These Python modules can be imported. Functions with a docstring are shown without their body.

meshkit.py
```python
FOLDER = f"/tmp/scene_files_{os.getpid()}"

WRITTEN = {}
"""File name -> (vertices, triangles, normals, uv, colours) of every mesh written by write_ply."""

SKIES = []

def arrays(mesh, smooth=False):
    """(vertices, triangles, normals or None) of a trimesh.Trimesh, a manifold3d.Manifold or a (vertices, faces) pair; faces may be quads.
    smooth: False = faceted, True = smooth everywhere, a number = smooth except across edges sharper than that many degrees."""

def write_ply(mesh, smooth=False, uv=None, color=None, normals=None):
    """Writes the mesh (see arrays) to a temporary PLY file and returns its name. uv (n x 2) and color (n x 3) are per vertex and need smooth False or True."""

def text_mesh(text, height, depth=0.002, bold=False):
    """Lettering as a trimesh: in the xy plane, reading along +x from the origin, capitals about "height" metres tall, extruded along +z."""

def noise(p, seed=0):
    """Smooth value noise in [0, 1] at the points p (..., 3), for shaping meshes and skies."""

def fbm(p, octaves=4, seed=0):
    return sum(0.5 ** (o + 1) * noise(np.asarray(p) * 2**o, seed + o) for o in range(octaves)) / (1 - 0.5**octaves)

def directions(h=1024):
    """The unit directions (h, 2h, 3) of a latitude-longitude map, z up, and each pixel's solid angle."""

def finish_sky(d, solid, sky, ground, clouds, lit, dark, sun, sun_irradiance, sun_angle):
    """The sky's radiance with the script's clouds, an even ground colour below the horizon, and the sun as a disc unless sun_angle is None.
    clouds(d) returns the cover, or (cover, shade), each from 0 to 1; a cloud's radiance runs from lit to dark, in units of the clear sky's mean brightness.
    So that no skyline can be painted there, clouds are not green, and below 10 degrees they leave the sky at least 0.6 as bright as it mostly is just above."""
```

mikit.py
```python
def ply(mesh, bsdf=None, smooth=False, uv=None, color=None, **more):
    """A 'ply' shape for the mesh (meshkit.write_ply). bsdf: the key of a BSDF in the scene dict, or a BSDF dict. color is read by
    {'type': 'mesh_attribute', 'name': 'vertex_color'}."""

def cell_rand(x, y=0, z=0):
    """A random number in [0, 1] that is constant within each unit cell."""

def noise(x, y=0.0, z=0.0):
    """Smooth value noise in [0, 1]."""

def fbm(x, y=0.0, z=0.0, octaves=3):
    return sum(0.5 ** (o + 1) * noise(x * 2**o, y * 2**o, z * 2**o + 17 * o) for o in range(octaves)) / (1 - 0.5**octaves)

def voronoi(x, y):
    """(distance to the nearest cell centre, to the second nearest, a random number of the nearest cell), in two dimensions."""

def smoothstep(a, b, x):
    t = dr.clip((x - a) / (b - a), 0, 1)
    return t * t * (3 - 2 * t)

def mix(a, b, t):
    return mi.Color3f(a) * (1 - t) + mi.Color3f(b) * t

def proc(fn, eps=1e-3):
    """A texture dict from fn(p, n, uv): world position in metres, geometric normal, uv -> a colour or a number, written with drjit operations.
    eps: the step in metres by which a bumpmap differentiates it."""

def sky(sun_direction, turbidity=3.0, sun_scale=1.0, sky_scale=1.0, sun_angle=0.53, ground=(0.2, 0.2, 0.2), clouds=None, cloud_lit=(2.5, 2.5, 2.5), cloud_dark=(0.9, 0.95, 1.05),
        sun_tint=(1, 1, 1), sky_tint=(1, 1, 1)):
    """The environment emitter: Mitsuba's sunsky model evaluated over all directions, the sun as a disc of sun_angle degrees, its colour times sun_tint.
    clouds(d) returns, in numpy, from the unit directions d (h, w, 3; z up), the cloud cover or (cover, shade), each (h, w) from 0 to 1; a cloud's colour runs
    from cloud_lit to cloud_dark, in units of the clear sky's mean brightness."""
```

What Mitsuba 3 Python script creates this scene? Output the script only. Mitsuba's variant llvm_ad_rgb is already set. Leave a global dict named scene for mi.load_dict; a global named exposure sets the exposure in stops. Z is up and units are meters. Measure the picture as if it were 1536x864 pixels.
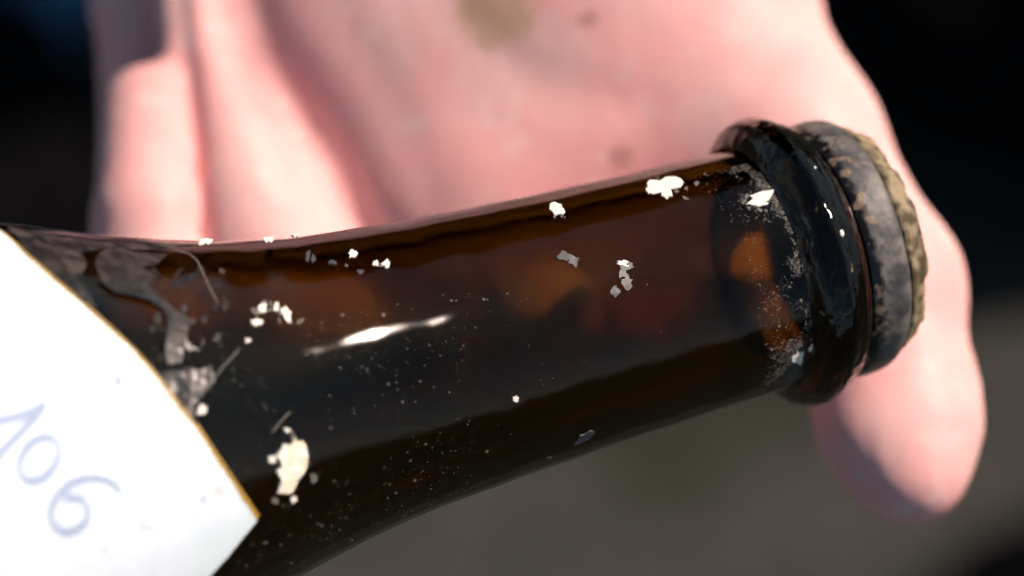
import math, random
import numpy as np, trimesh, manifold3d as m3
import mitsuba as mi, drjit as dr
import mikit, meshkit
from shapely.geometry import Polygon, LineString
from shapely import affinity
from scipy.spatial import cKDTree

T = mi.ScalarTransform4f
scene, labels = {}, {}
rng = np.random.default_rng(7)

# ------------------------------------------------------------------ camera, sky, exposure
PITCH = math.radians(60)                       # the camera looks down on a bottle held out at waist height
XI = np.array([1.0, 0, 0])
YI = np.array([0, math.sin(PITCH), math.cos(PITCH)])
ZI = np.array([0, -math.cos(PITCH), math.sin(PITCH)])
ORIGIN = np.array([0, 0.225, 1.0])             # a point of the bottle's neck, 1 m above the ground
DIST = 450.0                                   # mm from lens to that point
FPX = 6300.0
cam = ORIGIN + ZI * DIST / 1000
scene['camera'] = dict(type='thinlens', fov=math.degrees(2 * math.atan(768 / FPX)), fov_axis='x',
                       to_world=T().look_at(origin=cam.tolist(), target=ORIGIN.tolist(), up=YI.tolist()),
                       aperture_radius=0.0058, focus_distance=(DIST - 6) / 1000, near_clip=0.02, far_clip=400.0)
SUN = np.array([0.635, 0.615, 0.465])             # towards the sun, in the frame of the bottle
SUN = SUN / np.linalg.norm(SUN)
SUNW = SUN[0] * XI + SUN[1] * YI + SUN[2] * ZI
scene['sky'] = mikit.sky(SUNW.tolist(), turbidity=3, sky_scale=0.7, sky_tint=(1.0, 0.88, 0.72), sun_tint=(0.98, 0.97, 1.12))
exposure = 2.05

R = np.stack([XI, YI, ZI], 1)


def world(v):
    return np.asarray(v, float) / 1000 @ R.T + ORIGIN


def local(p):
    """World position -> millimetres in the bottle's frame, for procedural materials."""
    q = mi.Vector3f(p - mi.Point3f(*map(float, ORIGIN))) * 1000
    return [dr.dot(q, mi.Vector3f(*map(float, c))) for c in (XI, YI, ZI)]


def at(x, y, z):
    """The point at depth z (mm towards the lens) seen at a pixel of the 1536 x 864 photograph."""
    k = (DIST - z) / FPX
    return np.array([(x - 768) * k, -(y - 432) * k, z])


noise, fbm, smoothstep, mix = mikit.noise, mikit.fbm, mikit.smoothstep, mikit.mix


# ------------------------------------------------------------------ materials
def rgb(*c):
    return {'type': 'rgb', 'value': list(c)}


def skin_col(p, n, uv):
    x, y, z = local(p)
    a = fbm(x * 0.07 + 3, y * 0.07, z * 0.07, 3)
    b = fbm(x * 0.35, y * 0.35 + 9, z * 0.35, 3)
    c = mix((0.78, 0.47, 0.45), (0.81, 0.41, 0.40), smoothstep(0.35, 0.65, a))
    c = mix(c, (0.79, 0.58, 0.55), smoothstep(0.55, 0.8, b) * 0.5)
    def spot(cx, cy, rx, ry):
        d = dr.square((x - cx) / rx) + dr.square((y - cy) / ry)
        return smoothstep(1.0, 0.15, d + (b - 0.5) * 1.2)
    c = mix(c, (0.50, 0.36, 0.20), spot(-2.0, 33.0, 6.5, 5.0) * 0.75)        # soil on the palm
    c = mix(c, (0.30, 0.14, 0.10), spot(12.8, 15.8, 2.0, 1.6) * 0.45)
    c = mix(c, (0.36, 0.16, 0.12), spot(9.0, 32.5, 1.6, 1.4) * 0.55)
    return c


def skin_bump(p, n, uv):
    x, y, z = local(p)
    return noise(x * 1.6, y * 1.6, z * 1.6) * 0.00004 + fbm(x * 0.4, y * 0.4, z * 0.4, 2) * 0.0001


scene['skin'] = dict(type='bumpmap', arbitrary=mikit.proc(skin_bump, 2e-4), scale=1.0,
                     bsdf=dict(type='principled', base_color=mikit.proc(skin_col), roughness=0.45, specular=0.25, sheen=0.25))
scene['brown_glass'] = dict(type='roughdielectric', distribution='beckmann', alpha=0.02, int_ior=1.40, ext_ior=1.0, specular_transmittance=rgb(0.86, 0.78, 0.45))


def ring_col(p, n, uv):
    x, y, z = local(p)
    a = fbm(x * 0.9, y * 0.9, z * 0.9, 3)
    return mix((0.003, 0.003, 0.004), (0.10, 0.09, 0.075), smoothstep(0.70, 0.86, a))


def ring_rough(p, n, uv):
    x, y, z = local(p)
    return 0.06 + 0.45 * smoothstep(0.6, 0.8, fbm(x * 0.9, y * 0.9, z * 0.9, 3))


def ring_bump(p, n, uv):
    x, y, z = local(p)
    a = x * A[0] + y * A[1] + z * A[2]                     # along the axis: the bead was drawn round by hand
    return noise(a * 1.4, x * 0.12 + y * 0.12, z * 0.12) * 0.0003 + fbm(x * 0.9, y * 0.9, z * 0.9, 2) * 0.00018


scene['black_glass'] = dict(type='bumpmap', arbitrary=mikit.proc(ring_bump, 1e-4), scale=1.0,
                            bsdf=dict(type='principled', base_color=mikit.proc(ring_col), roughness=mikit.proc(ring_rough), specular=0.4))


scene['ring_glass'] = dict(type='bumpmap', arbitrary=mikit.proc(ring_bump, 1e-4), scale=1.0,
                           bsdf=dict(type='roughdielectric', distribution='beckmann', alpha=0.03, int_ior=1.45, ext_ior=1.0, specular_transmittance=rgb(0.86, 0.78, 0.45)))


def collar_col(p, n, uv):
    x, y, z = local(p)
    a = fbm(x * 0.5, y * 0.5, z * 0.5, 3)
    b = fbm(x * 1.6 + 5, y * 1.6, z * 1.6, 3)
    u = uv.x                                             # 0 at the neck side, 1 at the mouth side
    c = mix((0.055, 0.055, 0.06), (0.15, 0.14, 0.13), smoothstep(0.3, 0.7, a))
    c = mix(c, (0.02, 0.02, 0.022), smoothstep(0.55, 0.7, b) * 0.5)
    c = mix((0.006, 0.006, 0.007), c, smoothstep(0.22, 0.36, u + (b - 0.5) * 0.3))
    c = mix(c, (0.30, 0.22, 0.15), smoothstep(0.58, 0.72, fbm(x * 0.8 + 20, y * 0.8, z * 0.8, 3)) * smoothstep(0.65, 0.3, u) * 0.6)
    return mix(c, (0.004, 0.005, 0.008), smoothstep(0.80, 0.87, u + (a - 0.5) * 0.06))


def collar_rough(p, n, uv):
    return mi.Float(0.5) - 0.38 * smoothstep(0.82, 0.88, uv.x) - 0.35 * smoothstep(0.34, 0.2, uv.x)


scene['worn_glass'] = dict(type='bumpmap', arbitrary=mikit.proc(lambda p, n, uv: fbm(*[v * 1.3 for v in local(p)], 3) * 0.00008, 1e-4), scale=1.0,
                           bsdf=dict(type='principled', base_color=mikit.proc(collar_col), roughness=mikit.proc(collar_rough), specular=0.5))


def crust_col(p, n, uv):
    x, y, z = local(p)
    return mix((0.06, 0.045, 0.02), (0.30, 0.24, 0.15), smoothstep(0.3, 0.7, fbm(x * 0.8, y * 0.8, z * 0.8, 4)))


scene['crust'] = dict(type='principled', base_color=mikit.proc(crust_col), roughness=0.8)


def paper_col(p, n, uv):
    x, y, z = local(p)
    a = fbm(x * 0.15, y * 0.15, z * 0.15, 3)
    c = mix((0.72, 0.85, 0.89), (0.69, 0.79, 0.91), a)
    s = smoothstep(0.72, 0.80, fbm(x * 0.55 + 2, y * 0.55 + 7, z * 0.55, 2))
    return mix(c, (0.55, 0.50, 0.52), s * 0.5)


scene['paper'] = dict(type='twosided', bsdf=dict(type='bumpmap', arbitrary=mikit.proc(lambda p, n, uv: fbm(*[v * 0.25 for v in local(p)], 2) * 0.0002, 3e-4), scale=1.0,
                      bsdf=dict(type='principled', base_color=mikit.proc(paper_col), roughness=0.6, specular=0.3)))
scene['ink'] = dict(type='twosided', bsdf=dict(type='diffuse', reflectance=rgb(0.34, 0.43, 0.60)))
scene['glue_yellow'] = dict(type='twosided', bsdf=dict(type='principled', base_color=rgb(0.40, 0.26, 0.05), roughness=0.5))
scene['chalk'] = dict(type='twosided', bsdf=dict(type='principled', base_color=rgb(0.80, 0.78, 0.70), roughness=0.7))


def cream_col(p, n, uv):
    x, y, z = local(p)
    return mix((0.84, 0.76, 0.58), (0.85, 0.83, 0.77), smoothstep(0.35, 0.6, fbm(x * 0.9, y * 0.9, z * 0.9, 3)))


scene['cream_paint'] = dict(type='twosided', bsdf=dict(type='principled', base_color=mikit.proc(cream_col), roughness=0.7))
scene['dust_grey'] = dict(type='twosided', bsdf=dict(type='principled', base_color=rgb(0.42, 0.40, 0.37), roughness=0.8))


scene['glue_skin'] = dict(type='twosided', bsdf=dict(type='bumpmap', arbitrary=mikit.proc(lambda p, n, uv: fbm(*[v * 0.5 for v in local(p)], 3) * 0.0003, 1e-4), scale=1.0, bsdf=dict(type='principled', base_color=mikit.proc(lambda p, n, uv: mix((0.016, 0.014, 0.014), (0.042, 0.035, 0.033), smoothstep(0.3, 0.7, fbm(*[v * 0.6 for v in local(p)], 3)))), roughness=0.4)))
scene['glue_drip'] = dict(type='principled', base_color=rgb(0.012, 0.012, 0.016), roughness=0.12)
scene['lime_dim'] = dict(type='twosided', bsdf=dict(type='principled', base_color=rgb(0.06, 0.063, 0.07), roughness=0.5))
scene['dust_mid'] = dict(type='twosided', bsdf=dict(type='principled', base_color=rgb(0.12, 0.117, 0.11), roughness=0.8))
scene['dust_dark'] = dict(type='twosided', bsdf=dict(type='principled', base_color=rgb(0.14, 0.132, 0.12), roughness=0.9, specular=0.2))


def film_col(p, n, uv):
    x, y, z = local(p)
    return mix((0.010, 0.010, 0.012), (0.060, 0.050, 0.045), smoothstep(0.4, 0.75, fbm(x * 0.5, y * 0.5, z * 0.5, 3)))


scene['glue_film'] = dict(type='twosided', bsdf=dict(type='bumpmap', arbitrary=mikit.proc(lambda p, n, uv: fbm(*[v * 0.7 for v in local(p)], 2) * 0.0005, 1e-4), scale=1.0,
                          bsdf=dict(type='principled', base_color=mikit.proc(film_col), roughness=0.38, specular=0.5)))


def ground_col(p, n, uv):
    a = fbm(p.x * 9, p.y * 9, 0.0, 4)
    b = noise(p.x * 160, p.y * 160, 1.0)
    c = mix((0.049, 0.050, 0.046), (0.030, 0.034, 0.026), smoothstep(0.4, 0.65, a))
    return c * (0.7 + 0.6 * b)


scene['ground_mat'] = dict(type='diffuse', reflectance=mikit.proc(ground_col))
scene['black_cloth'] = dict(type='twosided', bsdf=dict(type='principled', base_color=rgb(0.004, 0.004, 0.005), roughness=1.0, specular=0.0))
scene['shoe_leather'] = dict(type='twosided', bsdf=dict(type='principled', base_color=rgb(0.006, 0.006, 0.006), roughness=0.7, specular=0.1))
scene['blue_cloth'] = dict(type='twosided', bsdf=dict(type='principled', base_color=rgb(0.10, 0.36, 0.62), roughness=0.8))


# ------------------------------------------------------------------ helpers
def put(key, v, f, bsdf, smooth=True, uv=None, interior=None, **tags):
    """Millimetres in the bottle's frame -> one entry of the scene."""
    k, i = key, 0
    while k in scene:
        i += 1
        k = f'{key}_{i:03d}'
    m = trimesh.Trimesh(world(v), f, process=False)
    scene[k] = mikit.ply(m, bsdf, smooth=smooth, uv=uv, **({'interior': interior} if interior else {}))
    if tags:
        labels[k] = tags
    return k


def putw(key, mesh, bsdf, smooth=True, **tags):
    k, i = key, 0
    while k in scene:
        i += 1
        k = f'{key}_{i:03d}'
    scene[k] = mikit.ply(mesh, bsdf, smooth=smooth)
    if tags:
        labels[k] = tags
    return k


# ------------------------------------------------------------------ the bottle's axis and profile
TAU = math.radians(20)
P0 = at(640, 541.05, 0)
AZ = 0.2653
A = np.array([math.cos(TAU) * math.cos(AZ), math.cos(TAU) * math.sin(AZ), -math.sin(TAU)])
V = np.array([0, 0, 1.0]) + A * -A[2]
V /= np.linalg.norm(V)                            # radial direction that faces the lens
U = np.cross(V, A) * -1
U = U if U[1] > 0 else -U                         # radial direction that is up in the picture
assert abs(U @ A) < 1e-6
OUT = [(0.0, 37.6)]
# t along the axis (mm), outer radius (mm); t = 0 lies at the middle of the picture's neck
PROF = np.array([[-232, 0], [-232, 33], [-229, 37.6], [-222, 39.8], [-110, 39.8], [-100, 39.0], [-88, 37.2], [-75, 34.6], [-62, 31.6], [-50, 28.4], [-40, 25.0], [-30, 21.3], [-20, 18.3], [-10, 16.3],
                 [0, 15.26], [12, 14.55], [24, 14.00], [36, 13.67], [40, 13.56], [55.0, 13.2]], float)
from scipy.interpolate import PchipInterpolator
_r = PchipInterpolator(PROF[2:, 0], PROF[2:, 1])


def rad(t):
    return _r(np.clip(t, -229, 55))


def surf(t, phi, h=0.0):
    """Point on the bottle: t along the axis, phi round it (0 faces the lens, positive is up in the picture), h above the glass."""
    t, phi, h = np.broadcast_arrays(np.asarray(t, float), phi, h)
    d = np.cos(phi)[..., None] * V + np.sin(phi)[..., None] * U
    return P0 + t[..., None] * A + (rad(t) + h)[..., None] * d


def onto(x, y):
    """(t, phi) of the point of the bottle seen at a pixel."""
    d = at(x, y, 0) - np.array([0, 0, DIST])
    d /= np.linalg.norm(d)
    k = np.arange(330, 560, 0.1)
    p = np.array([0, 0, DIST]) + k[:, None] * d - P0
    t = p @ A
    ww = p - t[:, None] * A
    miss = np.linalg.norm(ww, axis=1) - rad(t)
    hit = np.nonzero(miss < 0)[0]
    i = hit[0] if len(hit) else int(np.argmin(miss))
    return t[i], math.atan2(ww[i] @ U, ww[i] @ V)


def lathe(prof, n=160, closed=False, wob=None):
    """Revolves (t, r) rows about the bottle's axis -> vertices, faces, uv."""
    prof = np.asarray(prof, float)
    ph = np.arange(n + 1) / n * 2 * np.pi
    t, r = np.repeat(prof[:, :1], n + 1, 1), np.repeat(prof[:, 1:2], n + 1, 1)
    if wob is not None:
        dt, dr_ = wob(t, np.broadcast_to(ph, t.shape))
        t, r = t + dt, r + dr_
    d = np.cos(ph)[:, None] * V + np.sin(ph)[:, None] * U
    v = (P0 + t[..., None] * A + r[..., None] * d[None]).reshape(-1, 3)
    m = len(prof)
    i, j = np.meshgrid(np.arange(m if closed else m - 1), np.arange(n), indexing='ij')
    a, b = i * (n + 1) + j, ((i + 1) % m) * (n + 1) + j
    f = np.concatenate([np.stack([a, b, b + 1], -1).reshape(-1, 3), np.stack([a, b + 1, a + 1], -1).reshape(-1, 3)])
    s = np.r_[0, np.cumsum(np.linalg.norm(np.diff(prof, axis=0), axis=1))]
    uv = np.stack([np.repeat(s[:, None] / s[-1], n + 1, 1), np.broadcast_to(ph / (2 * np.pi), t.shape)], -1).reshape(-1, 2)
    return v, f, uv


def outward(v, f, inside):
    """Turns the faces so that the solid's volume is positive."""
    c = v[f]
    vol = np.einsum('ij,ij->i', c[:, 0], np.cross(c[:, 1], c[:, 2])).sum()
    return f if vol > 0 else f[:, ::-1]


def round_noise(t, ph, s, seed, amp, octaves=2):
    return amp * (meshkit.fbm(np.stack([np.cos(ph) * s, np.sin(ph) * s, t * 0.25], -1), octaves, seed) - 0.5) * 2


# the glass: outer wall, lip, inner wall, one closed solid
ts = np.r_[np.linspace(-225, -110, 10), np.linspace(-106, 51.5, 130)]
outer = [(-229, 0.0), (-229, 30.0), (-228.6, 35)] + [(t, float(rad(t))) for t in ts]
wall = lambda t: 3.0 if t > -40 else 3.2
inner = [(t, float(rad(t)) - wall(t)) for t in ts[::-1] if t > -222] + [(-222, 30.0), (-221, 0.0)]
gprof = outer + [(54.3, 11.2), (54.3, 10.2)] + inner
v, f, uv = lathe(gprof, 200, wob=lambda t, ph: (0 * t, np.where((t > -200) & (t < 53), round_noise(t, ph, 1.3, 3, 0.13), 0)))
labels['bottle'] = dict(label='dark brown old glass bottle held in the hand, neck pointing right, with white paper label', category='bottle')
put('bottle__glass', v, outward(v, f, None), 'brown_glass', True, interior=dict(type='homogeneous', albedo=0.0, sigma_t=dict(type='rgb', value=[0.30, 0.365, 1.0]), scale=980.0), label='dark brown glass neck and shoulder flecked with white specks')

# string ring: a fat bead below the lip
c0, c1 = 40.0, 46.8
ring = [(c0 - 0.4, 13.76), (c0, 14.3), (c0 + 0.6, 15.1), (c0 + 1.7, 16.0), (c0 + 3.1, 16.35), (c0 + 4.6, 15.8), (c1 - 0.5, 14.8), (c1, 14.1), (c1 + 0.1, 13.7)]
from scipy.interpolate import make_interp_spline


def curve(pts, n):
    pts = np.asarray(pts, float)
    s = np.r_[0, np.cumsum(np.linalg.norm(np.diff(pts, axis=0), axis=1))]
    return PchipInterpolator(s, pts)(np.linspace(0, s[-1], n))


v, f, uv = lathe(np.vstack([curve(ring, 40), [(c1 + 0.1, 13.62), (c0 - 0.4, 13.74)]]), 220, closed=True, wob=lambda t, ph: (round_noise(t * 0, ph, 1.2, 11, 0.45, 1), round_noise(t * 0.4, ph, 1.3, 12, 0.3, 1)))
put('bottle__string_ring', v, outward(v, f, None), 'ring_glass', True, interior=dict(type='homogeneous', albedo=0.0, sigma_t=dict(type='rgb', value=[0.30, 0.365, 1.0]), scale=1700.0), label='glossy black bead ring below the bottle mouth')
# collar: the flat worn lip band
d0, d1 = 47.0, 51.9
collar = [(d0 - 0.25, 13.0), (d0 - 0.2, 13.9), (d0 + 0.4, 14.2), (d0 + 1.2, 14.4), (d0 + 2.9, 14.5), (d0 + 4.1, 14.3), (d1 - 0.4, 13.8), (d1 + 0.1, 13.0)]
v, f, uv = lathe(curve(collar, 40), 220, wob=lambda t, ph: (round_noise(t * 0, ph, 1.4, 21, 0.14), round_noise(t, ph, 1.8, 22, 0.18)))
put('bottle__collar', v, outward(v, f, None), 'worn_glass', True, uv=uv, label='worn matt grey band at the bottle mouth')
# crust of old cork and earth over the mouth
crust = [(51.9, 12.9), (52.1, 13.2), (52.6, 13.2), (53.4, 12.7), (54.8, 11.8), (55.0, 9.0), (54.9, 0.05)]
v, f, uv = lathe(curve(crust, 36), 220, wob=lambda t, ph: (round_noise(t * 3, ph, 6, 31, 0.5) * np.clip(t - 52.0, 0, 1), round_noise(t * 4, ph, 9, 32, 0.45)))
put('bottle__mouth_crust', v, f, 'crust', True, label='tan earthy crust around the end of the mouth')


# ------------------------------------------------------------------ things stuck to the glass
def patch(key, poly, bsdf, h0=0.03, th=0.12, edge=0.8, rough=0.0, seed=0, lift=None, smooth=40, **tags):
    """A thin piece of outline poly, given in (t, phi * 16 mm), lying on the glass."""
    poly = poly.buffer(0)
    if poly.geom_type != 'Polygon':
        poly = max(poly.geoms, key=lambda g: g.area)
    m = trimesh.creation.extrude_polygon(poly, 1.0, engine='earcut')
    vv, ff = trimesh.remesh.subdivide_to_size(m.vertices, m.faces, edge, max_iter=14)
    m = trimesh.Trimesh(vv, ff, process=True)
    q = np.array(m.vertices)
    top = q[:, 2] > 0.01
    h = h0 + th * q[:, 2]
    if rough:
        h = h + top * rough * (meshkit.fbm(np.c_[q[:, :2] * 2.0, np.full(len(q), seed)], 3, seed) - 0.3)
    if lift is not None:
        h = h + lift(q[:, 0], q[:, 1])
    return put(key, surf(q[:, 0], q[:, 1] / 16, h), np.array(m.faces), bsdf, smooth, **tags)


def on_glass(pts):
    o = np.array([onto(*p) for p in pts])
    return np.c_[o[:, 0], o[:, 1] * 16]


def blob(x, y, rx, ry, ang=0, n=18, rag=0.35, seed=0):
    g = np.random.default_rng(seed)
    a = np.arange(n) / n * 2 * np.pi
    k = 1 + rag * (g.random(n) - 0.5) * 2
    px, py = rx * k * np.cos(a), ry * k * np.sin(a)
    c, s = math.cos(math.radians(ang)), math.sin(math.radians(ang))
    return Polygon(on_glass(np.c_[x + px * c - py * s, y + px * s + py * c]))


# paper label, a corner of it towards the mouth
g = np.random.default_rng(5)
edge_px = [(0, 350), (40, 388), (80, 424), (120, 458), (160, 494), (200, 532), (235, 572), (265, 612), (290, 640), (301, 656), (315, 678), (345, 722), (384, 779)]
e1 = on_glass(edge_px)
low = on_glass([(384, 779), (340, 832), (312, 862)])
dirn = (e1[0] - e1[3]) / np.linalg.norm(e1[0] - e1[3])
far_up = e1[0] + dirn * 12
dl = (low[-1] - low[0]) / np.linalg.norm(low[-1] - low[0])
far_low = low[-1] + dl * 22
fine = []
pp = np.vstack([[far_up], e1])
for a, b in zip(pp[:-1], pp[1:]):
    for w_ in np.linspace(0, 1, 6)[:-1]:
        fine.append(a + (b - a) * w_ + g.normal(0, 0.05, 2))
outline = fine + [e1[-1], low[1], low[2], far_low, far_low + np.array([-26, 10]), [-84, 0], far_up + np.array([-18, 4])]
lab = Polygon(outline)
wave = lambda t, s: 0.25 * (meshkit.fbm(np.stack([t * 0.12, s * 0.12, 0 * t], -1), 2, 8))
patch('bottle__label', lab, 'paper', 0.10, 0.14, 1.2, lift=wave, label='white paper label with a handwritten number')
glue = Polygon(list(np.vstack([[far_up], e1]) + [0.42, 0.30]) + list((np.vstack([[far_up], e1]) - [0.5, 0.4])[::-1]))
patch('bottle__label__glue_edge', glue, 'glue_yellow', 0.02, 0.10, 0.8, rough=0.12, seed=4, label='yellowed glue line along the label edge')


def stroke(key, px, w, bsdf, h0, th, **tags):
    s = LineString(on_glass(px)).buffer(w, quad_segs=4)
    if s.interiors:                                   # a closed loop: cut it open with a hair
        cut = LineString([list(s.centroid.coords[0]), [s.bounds[2] + 1, s.centroid.y + 0.3]]).buffer(0.01)
        s = s.difference(cut)
    return patch(key, s, bsdf, h0, th, 0.5, lift=wave, **tags)


def arc(cx, cy, rx, ry, a0, a1, rot=0, n=18):
    a = np.radians(np.linspace(a0, a1, n))
    c, s = math.cos(math.radians(rot)), math.sin(math.radians(rot))
    x, y = rx * np.cos(a), ry * np.sin(a)
    return list(zip(cx + x * c - y * s, cy + x * s + y * c))


INK = 0.27
stroke('bottle__label__digit', [(-6, 634), (20, 629), (45, 621), (66, 609), (52, 628), (30, 650), (2, 678), (-16, 700)], INK, 'ink', 0.25, 0.02, label='pale blue handwritten digit 1')
stroke('bottle__label__digit', arc(57, 690, 25, 37, -60, 300, 38), INK, 'ink', 0.25, 0.02, label='pale blue handwritten digit 0')
stroke('bottle__label__digit', [(176, 735), (166, 724), (146, 718), (124, 719), (104, 726), (88, 740), (76, 758), (73, 775), (80, 790), (95, 799), (113, 795), (127, 782), (131, 766), (124, 752), (110, 746), (98, 749)],
       INK, 'ink', 0.25, 0.02, label='pale blue handwritten digit 6')
for i, (x, y, a, b) in enumerate([(175, 573, 6, 9), (126, 625, 7, 5), (146, 612, 5, 3), (188, 683, 5, 3), (302, 748, 7, 3), (246, 713, 4, 3)]):
    patch('bottle__label__stain', blob(x, y, a, b, 30 * i, 14, 0.4, 50 + i), 'ink', 0.25, 0.02, 0.5, lift=wave)

# flakes of white paint and lime
cream = Polygon(on_glass([(421, 672), (424, 664), (432, 668), (438, 664), (441, 655), (446, 664), (452, 660), (458, 668), (461, 684), (459, 700), (455, 707), (448, 716), (444, 724), (437, 738), (428, 739),
                          (415, 738), (419, 727), (421, 718), (414, 706), (422, 700), (420, 690), (413, 684)]))
patch('bottle__paint_flake', cream, 'cream_paint', 0.02, 0.22, 0.35, 0.22, 3, label='largest cream paint flake, low on the neck beside the label corner')
FL = [(440, 748, 4, 5, 0), (936, 396, 9, 4, 10), (408, 688, 5, 6, 0), (430, 645, 5, 3, 20), (995, 280, 24, 11, -8), (1000, 290, 7, 11, 0), (975, 286, 8, 5, 0), (1142, 296, 19, 9, -28), (1137, 306, 12, 6, 0), (835, 316, 11, 8, 0), (529, 382, 6, 6, 0),
      (580, 397, 6, 6, 0), (563, 397, 4, 4, 0), (500, 396, 8, 3, 15), (541, 409, 5, 4, 0), (308, 364, 10, 4, -15), (402, 360, 7, 4, -15), (443, 353, 6, 4, 0), (393, 464, 5, 8, 30), (384, 485, 8, 5, -10), (430, 472, 6, 13, -20),
      (414, 462, 4, 6, 0), (372, 512, 4, 3, 0), (303, 616, 6, 8, 20), (462, 385, 3, 8, 10), (470, 390, 3, 6, -10), (1218, 522, 5, 7, 0), (1197, 535, 8, 9, 0), (876, 655, 15, 5, -30), (773, 597, 4, 4, 0), (938, 400, 14, 6, 10),
      (934, 412, 6, 6, 0), (940, 425, 7, 9, 0), (922, 438, 6, 8, 0), (846, 385, 10, 7, 0), (860, 392, 7, 8, 0)]
for i, (x, y, a, b, r_) in enumerate(FL):
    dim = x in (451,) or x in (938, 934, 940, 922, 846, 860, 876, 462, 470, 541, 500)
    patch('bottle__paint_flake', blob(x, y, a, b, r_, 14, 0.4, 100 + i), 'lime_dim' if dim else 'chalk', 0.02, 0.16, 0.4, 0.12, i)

for i, (x, y, a, b, r_) in enumerate([(438, 700, 34, 52, 0), (996, 284, 36, 16, -10), (1140, 302, 30, 20, -28), (842, 320, 20, 11, -10), (410, 470, 40, 24, 0), (560, 398, 48, 9, 8)]):
    for q in range(9):
        x1, y1 = x + g.normal(0, a * 0.5), y + g.normal(0, b * 0.5)
        patch('bottle__lime_smear', blob(x1, y1, a * g.uniform(0.04, 0.16), b * g.uniform(0.05, 0.16) + 1.2, r_ + g.uniform(-30, 30), 12, 0.5, 700 + 10 * i + q), 'dust_mid' if q % 3 else 'dust_dark', 0.015, 0.03, 0.5)

# remains of glue and torn paper between label and neck
film1 = [(168, 372), (200, 380), (250, 384), (236, 398), (212, 402), (226, 412), (234, 420), (222, 430), (240, 446), (262, 466), (280, 474), (283, 492), (276, 520), (272, 545), (250, 548), (246, 520), (252, 492), (250, 474), (232, 458),
         (200, 444), (172, 438), (154, 424), (142, 400), (150, 382)]
patch('bottle__glue_film', Polygon(on_glass(film1)), 'glue_skin', 0.02, 0.18, 0.5, 0.12, 61, label='grey smear of old glue above the label')
film2 = [(10, 340), (60, 350), (150, 366), (200, 366), (300, 368), (240, 376), (160, 374), (120, 380), (132, 396), (118, 420), (140, 452), (150, 478), (112, 446), (80, 418), (40, 380)]
patch('bottle__glue_film', Polygon(on_glass(film2)), 'glue_film', 0.02, 0.06, 0.6, 0.1, 62)
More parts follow.
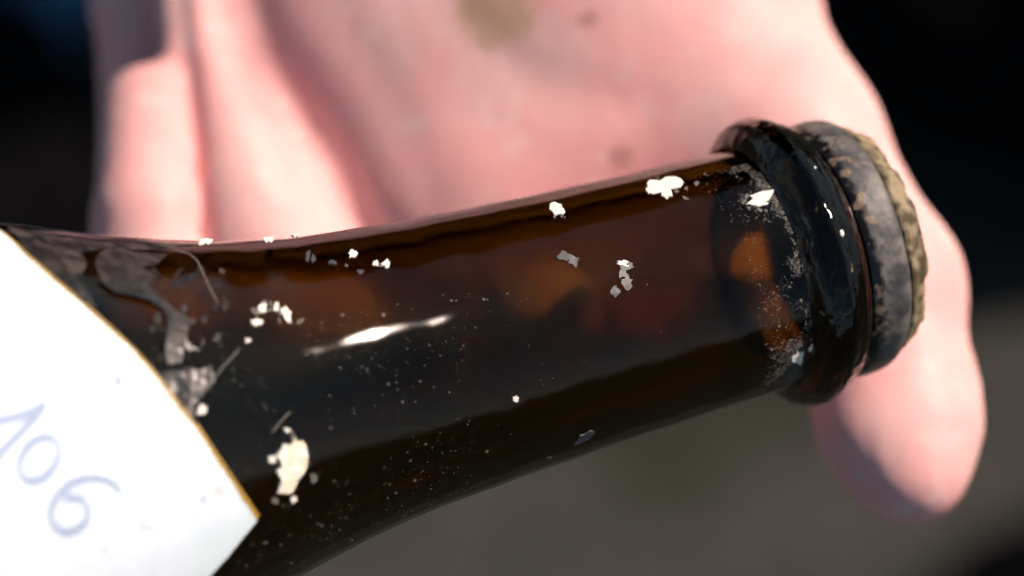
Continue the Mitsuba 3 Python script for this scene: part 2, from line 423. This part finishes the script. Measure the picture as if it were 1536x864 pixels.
film3 = [(236, 560), (284, 552), (300, 556), (316, 548), (322, 572), (306, 590), (290, 612), (296, 640), (276, 618), (256, 590)]
patch('bottle__glue_film', Polygon(on_glass(film3)), 'glue_film', 0.02, 0.10, 0.6, 0.15, 63)
for i in range(26):
    x, y = g.uniform(225, 345), g.uniform(395, 540)
    patch('bottle__glue_film', blob(x, y, g.uniform(3, 11), g.uniform(2, 6), g.uniform(0, 180), 12, 0.45, 300 + i), 'glue_film', 0.02, 0.08, 0.5, 0.08, i)
stroke('bottle__glue_ridge', [(150, 424), (172, 441), (200, 447), (226, 455), (244, 468), (251, 480), (251, 494), (246, 520)], 0.14, 'glue_drip', 0.0, 0.34)
stroke('bottle__scratch', [(262, 378), (284, 384), (296, 394), (306, 416), (318, 440), (326, 456)], 0.07, 'dust_dark', 0.01, 0.05)
stroke('bottle__scratch', [(358, 526), (350, 534), (330, 556), (312, 578), (294, 600)], 0.06, 'dust_dark', 0.01, 0.05)
stroke('bottle__scratch', [(434, 618), (424, 628), (408, 648)], 0.07, 'dust_dark', 0.01, 0.05)


# loose dust and lime specks: one part
def specks(n, draw, size, seed):
    g = np.random.default_rng(seed)
    base = trimesh.creation.icosahedron()
    V_, F_ = [], []
    for _ in range(n):
        t, phi, dens = draw(g)
        if g.random() > dens:
            continue
        s = size * math.exp(g.normal(0, 0.5))
        c = surf(t, phi, 0.35 * s)
        nrm = math.cos(phi) * V + math.sin(phi) * U
        b = np.cross(nrm, A)
        q = base.vertices * g.uniform(0.6, 1.4, 3) * s
        V_.append(c + q[:, :1] * A + q[:, 1:2] * b + q[:, 2:] * 0.45 * nrm)
        F_.append(base.faces + 12 * len(F_))
    return np.vstack(V_), np.vstack(F_)


def near_shoulder(g):
    t, phi = g.normal(-17, 12), g.uniform(-1.2, 0.45)
    return min(t, 36), phi, float(np.clip((meshkit.fbm(np.array([t * 0.2, phi * 3, 0.0]), 3, 2) - 0.32) * 3.5, 0, 1))


def near_ring(g):
    t, phi = 39.4 - abs(g.normal(0, 2.2)), g.uniform(-1.2, 1.0)
    return t, phi, float(np.clip((meshkit.fbm(np.array([t * 0.3, phi * 4, 5.0]), 3, 6) - 0.35) * 4, 0, 1))


v, f = specks(1100, near_shoulder, 0.055, 1)
put('bottle__dust_speck', v, f, 'dust_mid', False, kind='stuff', label='fine pale dust specks on the dark glass')
v, f = specks(9500, near_ring, 0.045, 2)
put('bottle__dust_band', v, f, 'dust_dark', False, kind='stuff', label='band of grey dust where the neck meets the ring')
# flakes caught on ring and collar
def on_ring(x, y, s, col, seed, rr=16.3, key='bottle__dirt_crumb'):
    d = at(x, y, 0) - np.array([0, 0, DIST])
    d /= np.linalg.norm(d)
    k = np.arange(400, 520, 0.05)
    p = np.array([0, 0, DIST]) + k[:, None] * d - P0
    t = p @ A
    q = np.linalg.norm(p - t[:, None] * A, axis=1)
    lim = np.interp(t, [c0 - 0.4, c0 + 1, c0 + 3.2, c1, d0 - 0.3, d0 + 1, d1 - 0.5, d1 + 0.3], [13.1, 15.5, 16.4, 13.8, 13.5, 14.4, 13.9, 13.0])
    i = np.nonzero((q < lim) & (t > c0 - 1) & (t < d1 + 2))[0]
    if not len(i):
        return
    c = p[i[0]] + P0
    b = trimesh.creation.icosphere(subdivisions=2)
    n_ = meshkit.fbm(b.vertices * 1.7 + seed, 3, seed)[:, None]
    put(key, c + b.vertices * np.array(s) * (0.3 + 0.7 * n_), b.faces, col, True)


for i, (x, y, s, col) in enumerate([(1256, 216, (0.5, 1.1, 0.4), 'crust'), (1272, 244, (0.8, 0.7, 0.4), 'crust'), (1262, 350, (0.45, 0.6, 0.3), 'chalk'), (1303, 366, (0.9, 0.8, 0.3), 'crust'), (1224, 312, (0.3, 0.8, 0.2), 'chalk'),
                                    (1309, 255, (0.25, 0.4, 0.2), 'chalk'), (1254, 434, (0.35, 0.4, 0.2), 'chalk'), (1288, 300, (0.5, 1.1, 0.3), 'crust'), (1277, 402, (0.3, 0.9, 0.2), 'crust'), (1222, 254, (0.25, 0.5, 0.2), 'chalk')]):
    on_ring(x, y, s, col, i)

# ------------------------------------------------------------------ the hand: one continuous surface
labels['person'] = dict(label='person in black clothes whose open-thumbed left hand supports the bottle neck from behind', category='person')


def cap(p, a, b, ra, rb):
    ab = b - a
    k = np.clip(((p - a) @ ab) / (ab @ ab), 0, 1)
    return np.linalg.norm(p - a - k[:, None] * ab, axis=1) - (ra + (rb - ra) * k)


def smin(a, b, k):
    h = np.clip(0.5 + 0.5 * (b - a) / k, 0, 1)
    return b + (a - b) * h - k * h * (1 - h)


def lean(x, y, z, r):
    """The palm leans back towards the wrist."""
    z1 = z - 0.66 * max(0.0, (480 - y) / 12.6)
    return at(x, y, z1), r * (DIST - z1) / (DIST - z)


def chain(p, pts, k):
    out = None
    pts = [lean(*q) for q in pts]
    for (a, b) in zip(pts[:-1], pts[1:]):
        d = cap(p, a[0], b[0], a[1], b[1])
        out = d if out is None else smin(out, d, k)
    return out


FOLDS = [([(312, -80), (334, 40), (374, 150), (425, 250)], 1.6, 1.2), ([(268, -60), (280, 90), (292, 220), (300, 360)], 1.2, 1.0),
         ([(470, -40), (540, 70), (600, 170), (650, 290)], 2.6, 0.25), ([(640, -60), (720, 60), (830, 130), (960, 160)], 2.6, 0.25), ([(1130, 120), (1190, 60), (1260, 20)], 1.6, 0.2)]


def hand_sdf(p):
    thumb = chain(p, [(1362, 688, -41, 7.1), (1345, 606, -44.5, 9.1), (1320, 430, -47, 9.3), (1186, 212, -47, 10.2), (1008, -10, -50, 13.5)], 4)
    pad = chain(p, [(1302, 540, -43, 5.2), (1316, 645, -40, 5.8), (1364, 706, -38.5, 4.8), (1398, 640, -40.5, 5.4)], 4)
    thumb = smin(thumb, pad, 3)
    thenar = chain(p, [(1008, -10, -50, 13.5), (860, -260, -60, 18), (700, -600, -78, 20)], 6)
    mass = chain(p, [(682, 305, -65, 15.5), (585, 110, -68, 17.5), (440, -300, -76, 19)], 6)
    mass2 = chain(p, [(950, 245, -60, 13.5), (900, 60, -58, 16), (760, -320, -70, 18)], 6)
    body = smin(smin(thumb, thenar, 7), smin(mass, mass2, 26), 20)
    back = smin(chain(p, [(850, 420, -84, 12), (640, -700, -96, 17)], 6), chain(p, [(300, 300, -86, 9), (520, -700, -98, 16)], 6), 25)
    wrist = smin(chain(p, [(560, -560, -92, 19), (600, -1050, -112, 22), (640, -2600, -200, 30)], 10), chain(p, [(780, -560, -88, 18), (740, -1050, -108, 22), (760, -2600, -200, 30)], 10), 20)
    body = smin(smin(body, back, 12), wrist, 16)
    ring = chain(p, [(298, -60, -63, 5.6), (322, 110, -61, 6.4), (382, 320, -57, 8.0), (408, 400, -58, 8.8), (412, 430, -71, 9.0), (410, 240, -86, 9.5)], 2)
    pinky = chain(p, [(226, 172, -60, 6.2), (224, 330, -54, 6.6), (228, 400, -57, 7.2), (236, 425, -70, 7.8), (260, 240, -82, 8.5)], 2)
    heel = chain(p, [(225, -500, -84, 9), (222, 0, -76, 6.6), (240, 200, -80, 7.5)], 3)
    middle = chain(p, [(785, 440, -34, 6.8), (785, 500, -43, 7.4), (778, 580, -62, 8.6), (755, 440, -76, 9.0), (700, 240, -82, 9.5)], 2)
    index = chain(p, [(1098, 436, -40, 7.0), (1092, 480, -48, 7.5), (1060, 505, -62, 8.2), (990, 440, -72, 9.0), (900, 240, -78, 9.5)], 2)
    web = chain(p, [(352, 0, -69, 6.0), (470, 330, -64, 6.5), (500, 430, -64, 6.5)], 3)
    d = smin(smin(body, web, 4), ring, 3.2)
    d = smin(d, pinky, 2.2)
    d = smin(d, heel, 2.5)
    d = smin(d, middle, 2.0)
    d = smin(d, index, 2.0)
    k = FPX / (DIST - p[:, 2])                              # folds of the palm, pressed into the skin
    q = np.c_[p[:, 0] * k + 768, 432 - p[:, 1] * k]
    for line, w_, deep in FOLDS:
        line = np.array(line, float)
        near = np.full(len(q), 1e9)
        for a, b in zip(line[:-1], line[1:]):
            u = np.clip(((q - a) @ (b - a)) / ((b - a) @ (b - a)), 0, 1)
            near = np.minimum(near, np.linalg.norm(q - a - u[:, None] * (b - a), axis=1))
        d = d + deep * np.exp(-(near / 12.5 / w_) ** 2)
    return d


def level(sdf, lo, hi, h):
    """Surface nets: the zero surface of sdf on a grid of pitch h."""
    n = np.ceil((np.asarray(hi) - lo) / h).astype(int) + 1
    ax = [lo[k] + h * np.arange(n[k]) for k in range(3)]
    grid = np.stack(np.meshgrid(*ax, indexing='ij'), -1).reshape(-1, 3)
    val = np.concatenate([sdf(c) for c in np.array_split(grid, max(1, len(grid) // 300000))]).reshape(n)
    s = val < 0
    corners = [(a, b, c) for a in (0, 1) for b in (0, 1) for c in (0, 1)]
    sub = lambda arr, c: arr[c[0]:n[0] - 1 + c[0], c[1]:n[1] - 1 + c[1], c[2]:n[2] - 1 + c[2]]
    cnt = sum(sub(s, c).astype(int) for c in corners)
    act = (cnt > 0) & (cnt < 8)
    idx = np.full(act.shape, -1)
    idx[act] = np.arange(act.sum())
    acc, num = np.zeros(act.shape + (3,)), np.zeros(act.shape)
    for i in range(8):
        for k in range(3):
            c = corners[i]
            if c[k]:
                continue
            e = list(c)
            e[k] = 1
            va, vb = sub(val, c), sub(val, e)
            cross = (va < 0) != (vb < 0)
            w_ = np.where(cross, va / np.where(cross, va - vb, 1), 0)
            pos = np.array(c, float) + w_[..., None] * (np.array(e) - np.array(c))
            acc += cross[..., None] * pos
            num += cross
    ii = np.stack(np.nonzero(act), -1)
    v = (ii + acc[act] / num[act][:, None]) * h + lo
    faces = []
    for k in range(3):
        a, b = [q for q in range(3) if q != k]
        sl0, sl1 = [slice(None)] * 3, [slice(None)] * 3
        sl0[k], sl1[k] = slice(0, n[k] - 1), slice(1, n[k])
        s0, s1 = s[tuple(sl0)], s[tuple(sl1)]
        q = np.stack(np.nonzero(s0 != s1), -1)
        q = q[(q[:, a] > 0) & (q[:, b] > 0) & (q[:, a] < n[a] - 1) & (q[:, b] < n[b] - 1)]
        def cell(da, db):
            w_ = q.copy()
            w_[:, a] -= da
            w_[:, b] -= db
            return idx[w_[:, 0], w_[:, 1], w_[:, 2]]
        quad = np.stack([cell(1, 1), cell(0, 1), cell(0, 0), cell(1, 0)], -1)
        flip = s0[q[:, 0], q[:, 1], q[:, 2]]
        if k == 1:
            flip = ~flip
        quad[~flip] = quad[~flip][:, ::-1]
        faces.append(quad)
    fq = np.vstack(faces)
    m = trimesh.Trimesh(v, np.vstack([fq[:, [0, 1, 2]], fq[:, [0, 2, 3]]]), process=True)
    return m


hand = level(hand_sdf, np.array([-62.0, -32, -178]), np.array([64.0, 110, -17]), 0.9)
trimesh.smoothing.filter_taubin(hand, lamb=0.5, nu=0.53, iterations=25)
if hand.volume < 0:
    hand.invert()
put('person__hand', np.array(hand.vertices), np.array(hand.faces), 'skin', True, label='pale pink palm with soil smudges, thumb stretched behind the bottle mouth')


# ------------------------------------------------------------------ clothes of the person, ground
def hull(spheres):
    pts = []
    for (x, y, z, r) in spheres:
        s = trimesh.creation.icosphere(subdivisions=2)
        pts.append(s.vertices * r + [x, y, z])
    return np.vstack(pts)


def limb(spheres, folds=0.006, seed=0, freq=16):
    """Cloth tube through the spheres (world metres), creased."""
    parts = [trimesh.convex.convex_hull(hull([a, b])) for a, b in zip(spheres[:-1], spheres[1:])]
    man = None
    for p in parts:
        q = m3.Manifold(m3.Mesh(np.array(p.vertices, np.float32), np.array(p.faces, np.uint32)))
        man = q if man is None else man + q
    mm = man.refine_to_length(0.02).to_mesh()
    t = trimesh.Trimesh(mm.vert_properties[:, :3], mm.tri_verts)
    trimesh.smoothing.filter_taubin(t, iterations=10)
    t.vertices = t.vertices + t.vertex_normals * (folds * (meshkit.fbm(t.vertices * [freq, freq, freq * 2.2], 3, seed) - 0.5) * 2)[:, None]
    return t


FEET = ((-0.30, 1), (-0.04, 2))
BODY = -0.15
for LEG, sd in FEET:
    s = 1 if LEG > -0.1 else -1
    putw('person__trouser_leg', limb([(BODY + s * 0.09, 1.02, 0.92, 0.115), (0.5 * (BODY + s * 0.09 + LEG), 0.98, 0.50, 0.095), (LEG, 1.00, 0.12, 0.09)], 0.008, sd), 'black_cloth')
    sole = Polygon([(-.042, .02), (-.046, .12), (-.05, .19), (-.036, .26), (0, .29), (.036, .26), (.048, .19), (.044, .12), (.040, .02), (.02, -.005), (-.02, -.005)]).buffer(0.006)
    upper = limb([(LEG, 1.02, 0.055, 0.05), (LEG, 0.93, 0.06, 0.056), (LEG, 0.83, 0.05, 0.05), (LEG, 0.785, 0.042, 0.038)], 0.001, sd)
    k_ = putw('person__shoe', upper, 'shoe_leather')
    so = trimesh.creation.extrude_polygon(sole, 0.02, engine='earcut')
    so.vertices = so.vertices * [1, -1, 1] + [LEG, 1.055, 0.002]
    so.invert()
    putw(k_ + '__sole', so, 'shoe_leather', False)
m_ = trimesh.convex.convex_hull(hull([(-0.09, 1.02, 0.90, 0.12), (0.09, 1.02, 0.90, 0.12), (-0.12, 0.94, 1.15, 0.11), (0.12, 0.94, 1.15, 0.11), (-0.16, 0.84, 1.40, 0.07), (0.16, 0.84, 1.40, 0.07), (0, 0.80, 1.47, 0.06)]))
m_.apply_translation([BODY, 0, 0])
mm = m3.Manifold(m3.Mesh(np.array(m_.vertices, np.float32), np.array(m_.faces, np.uint32))).refine_to_length(0.025).to_mesh()
jt = trimesh.Trimesh(mm.vert_properties[:, :3], mm.tri_verts)
jt.vertices = jt.vertices + jt.vertex_normals * (0.012 * (meshkit.fbm(jt.vertices * [9, 9, 14], 3, 9) - 0.5) * 2)[:, None]
putw('person__jacket', jt, 'black_cloth')
wr = world(lean(680, -1500, -137, 1)[0][None])[0]
el = world(lean(700, -2600, -200, 1)[0][None])[0]
putw('person__sleeve', limb([(*wr, 0.042), (*el, 0.050), (0.10, 0.80, 1.16, 0.058), (0.04, 0.86, 1.38, 0.075)], 0.006, 12), 'black_cloth')

# ground sheet to the horizon
n = 90
ax = np.sign(np.linspace(-1, 1, n)) * (np.abs(np.linspace(-1, 1, n)) ** 4) * 150
gx, gy = np.meshgrid(ax, ax + 0.8, indexing='ij')
gz = 0.006 * (meshkit.fbm(np.stack([gx * 3, gy * 3, gx * 0], -1), 3, 4) - 0.9)
i, j = np.meshgrid(np.arange(n - 1), np.arange(n - 1), indexing='ij')
a = i * n + j
f = np.concatenate([np.stack([a, a + n, a + n + 1], -1).reshape(-1, 3), np.stack([a, a + n + 1, a + 1], -1).reshape(-1, 3)])
putw('ground', trimesh.Trimesh(np.stack([gx, gy, gz], -1).reshape(-1, 3), f, process=False), 'ground_mat', True, kind='structure', label='grey, faintly mossy ground far out of focus below the bottle')


def crumple(c, r, seed, flat=0.5):
    b = trimesh.creation.icosphere(subdivisions=4)
    k = 0.7 + 0.6 * meshkit.fbm(b.vertices * 2.3 + seed, 4, seed)
    v = b.vertices * k[:, None] * np.asarray(r)
    v[:, 2] = np.maximum(v[:, 2], -r[2] * 0.55) + r[2] * 0.55
    return trimesh.Trimesh(v + c, b.faces, process=False)


labels['bag'] = dict(label='blurred black bag with a blue flap, at the top left corner of the picture', category='bag')
putw('bag__body', crumple(np.array([-0.215, 0.835, 0.003]), (0.060, 0.085, 0.06), 3), 'black_cloth', True)
putw('bag__flap', crumple(np.array([-0.192, 0.93, 0.003]), (0.035, 0.030, 0.06), 4), 'blue_cloth', True, label='blue flap')
putw('rucksack', crumple(np.array([0.24, 0.945, 0.003]), (0.135, 0.125, 0.10), 8), 'black_cloth', True, label='blurred black rucksack on the ground behind the thumb, at the upper right', category='rucksack')
putw('dark_cloth', crumple(np.array([0.243, 0.658, 0.003]), (0.08, 0.05, 0.03), 6), 'black_cloth', True, label='blurred dark cloth on the ground at the bottom right corner of the picture', category='cloth')
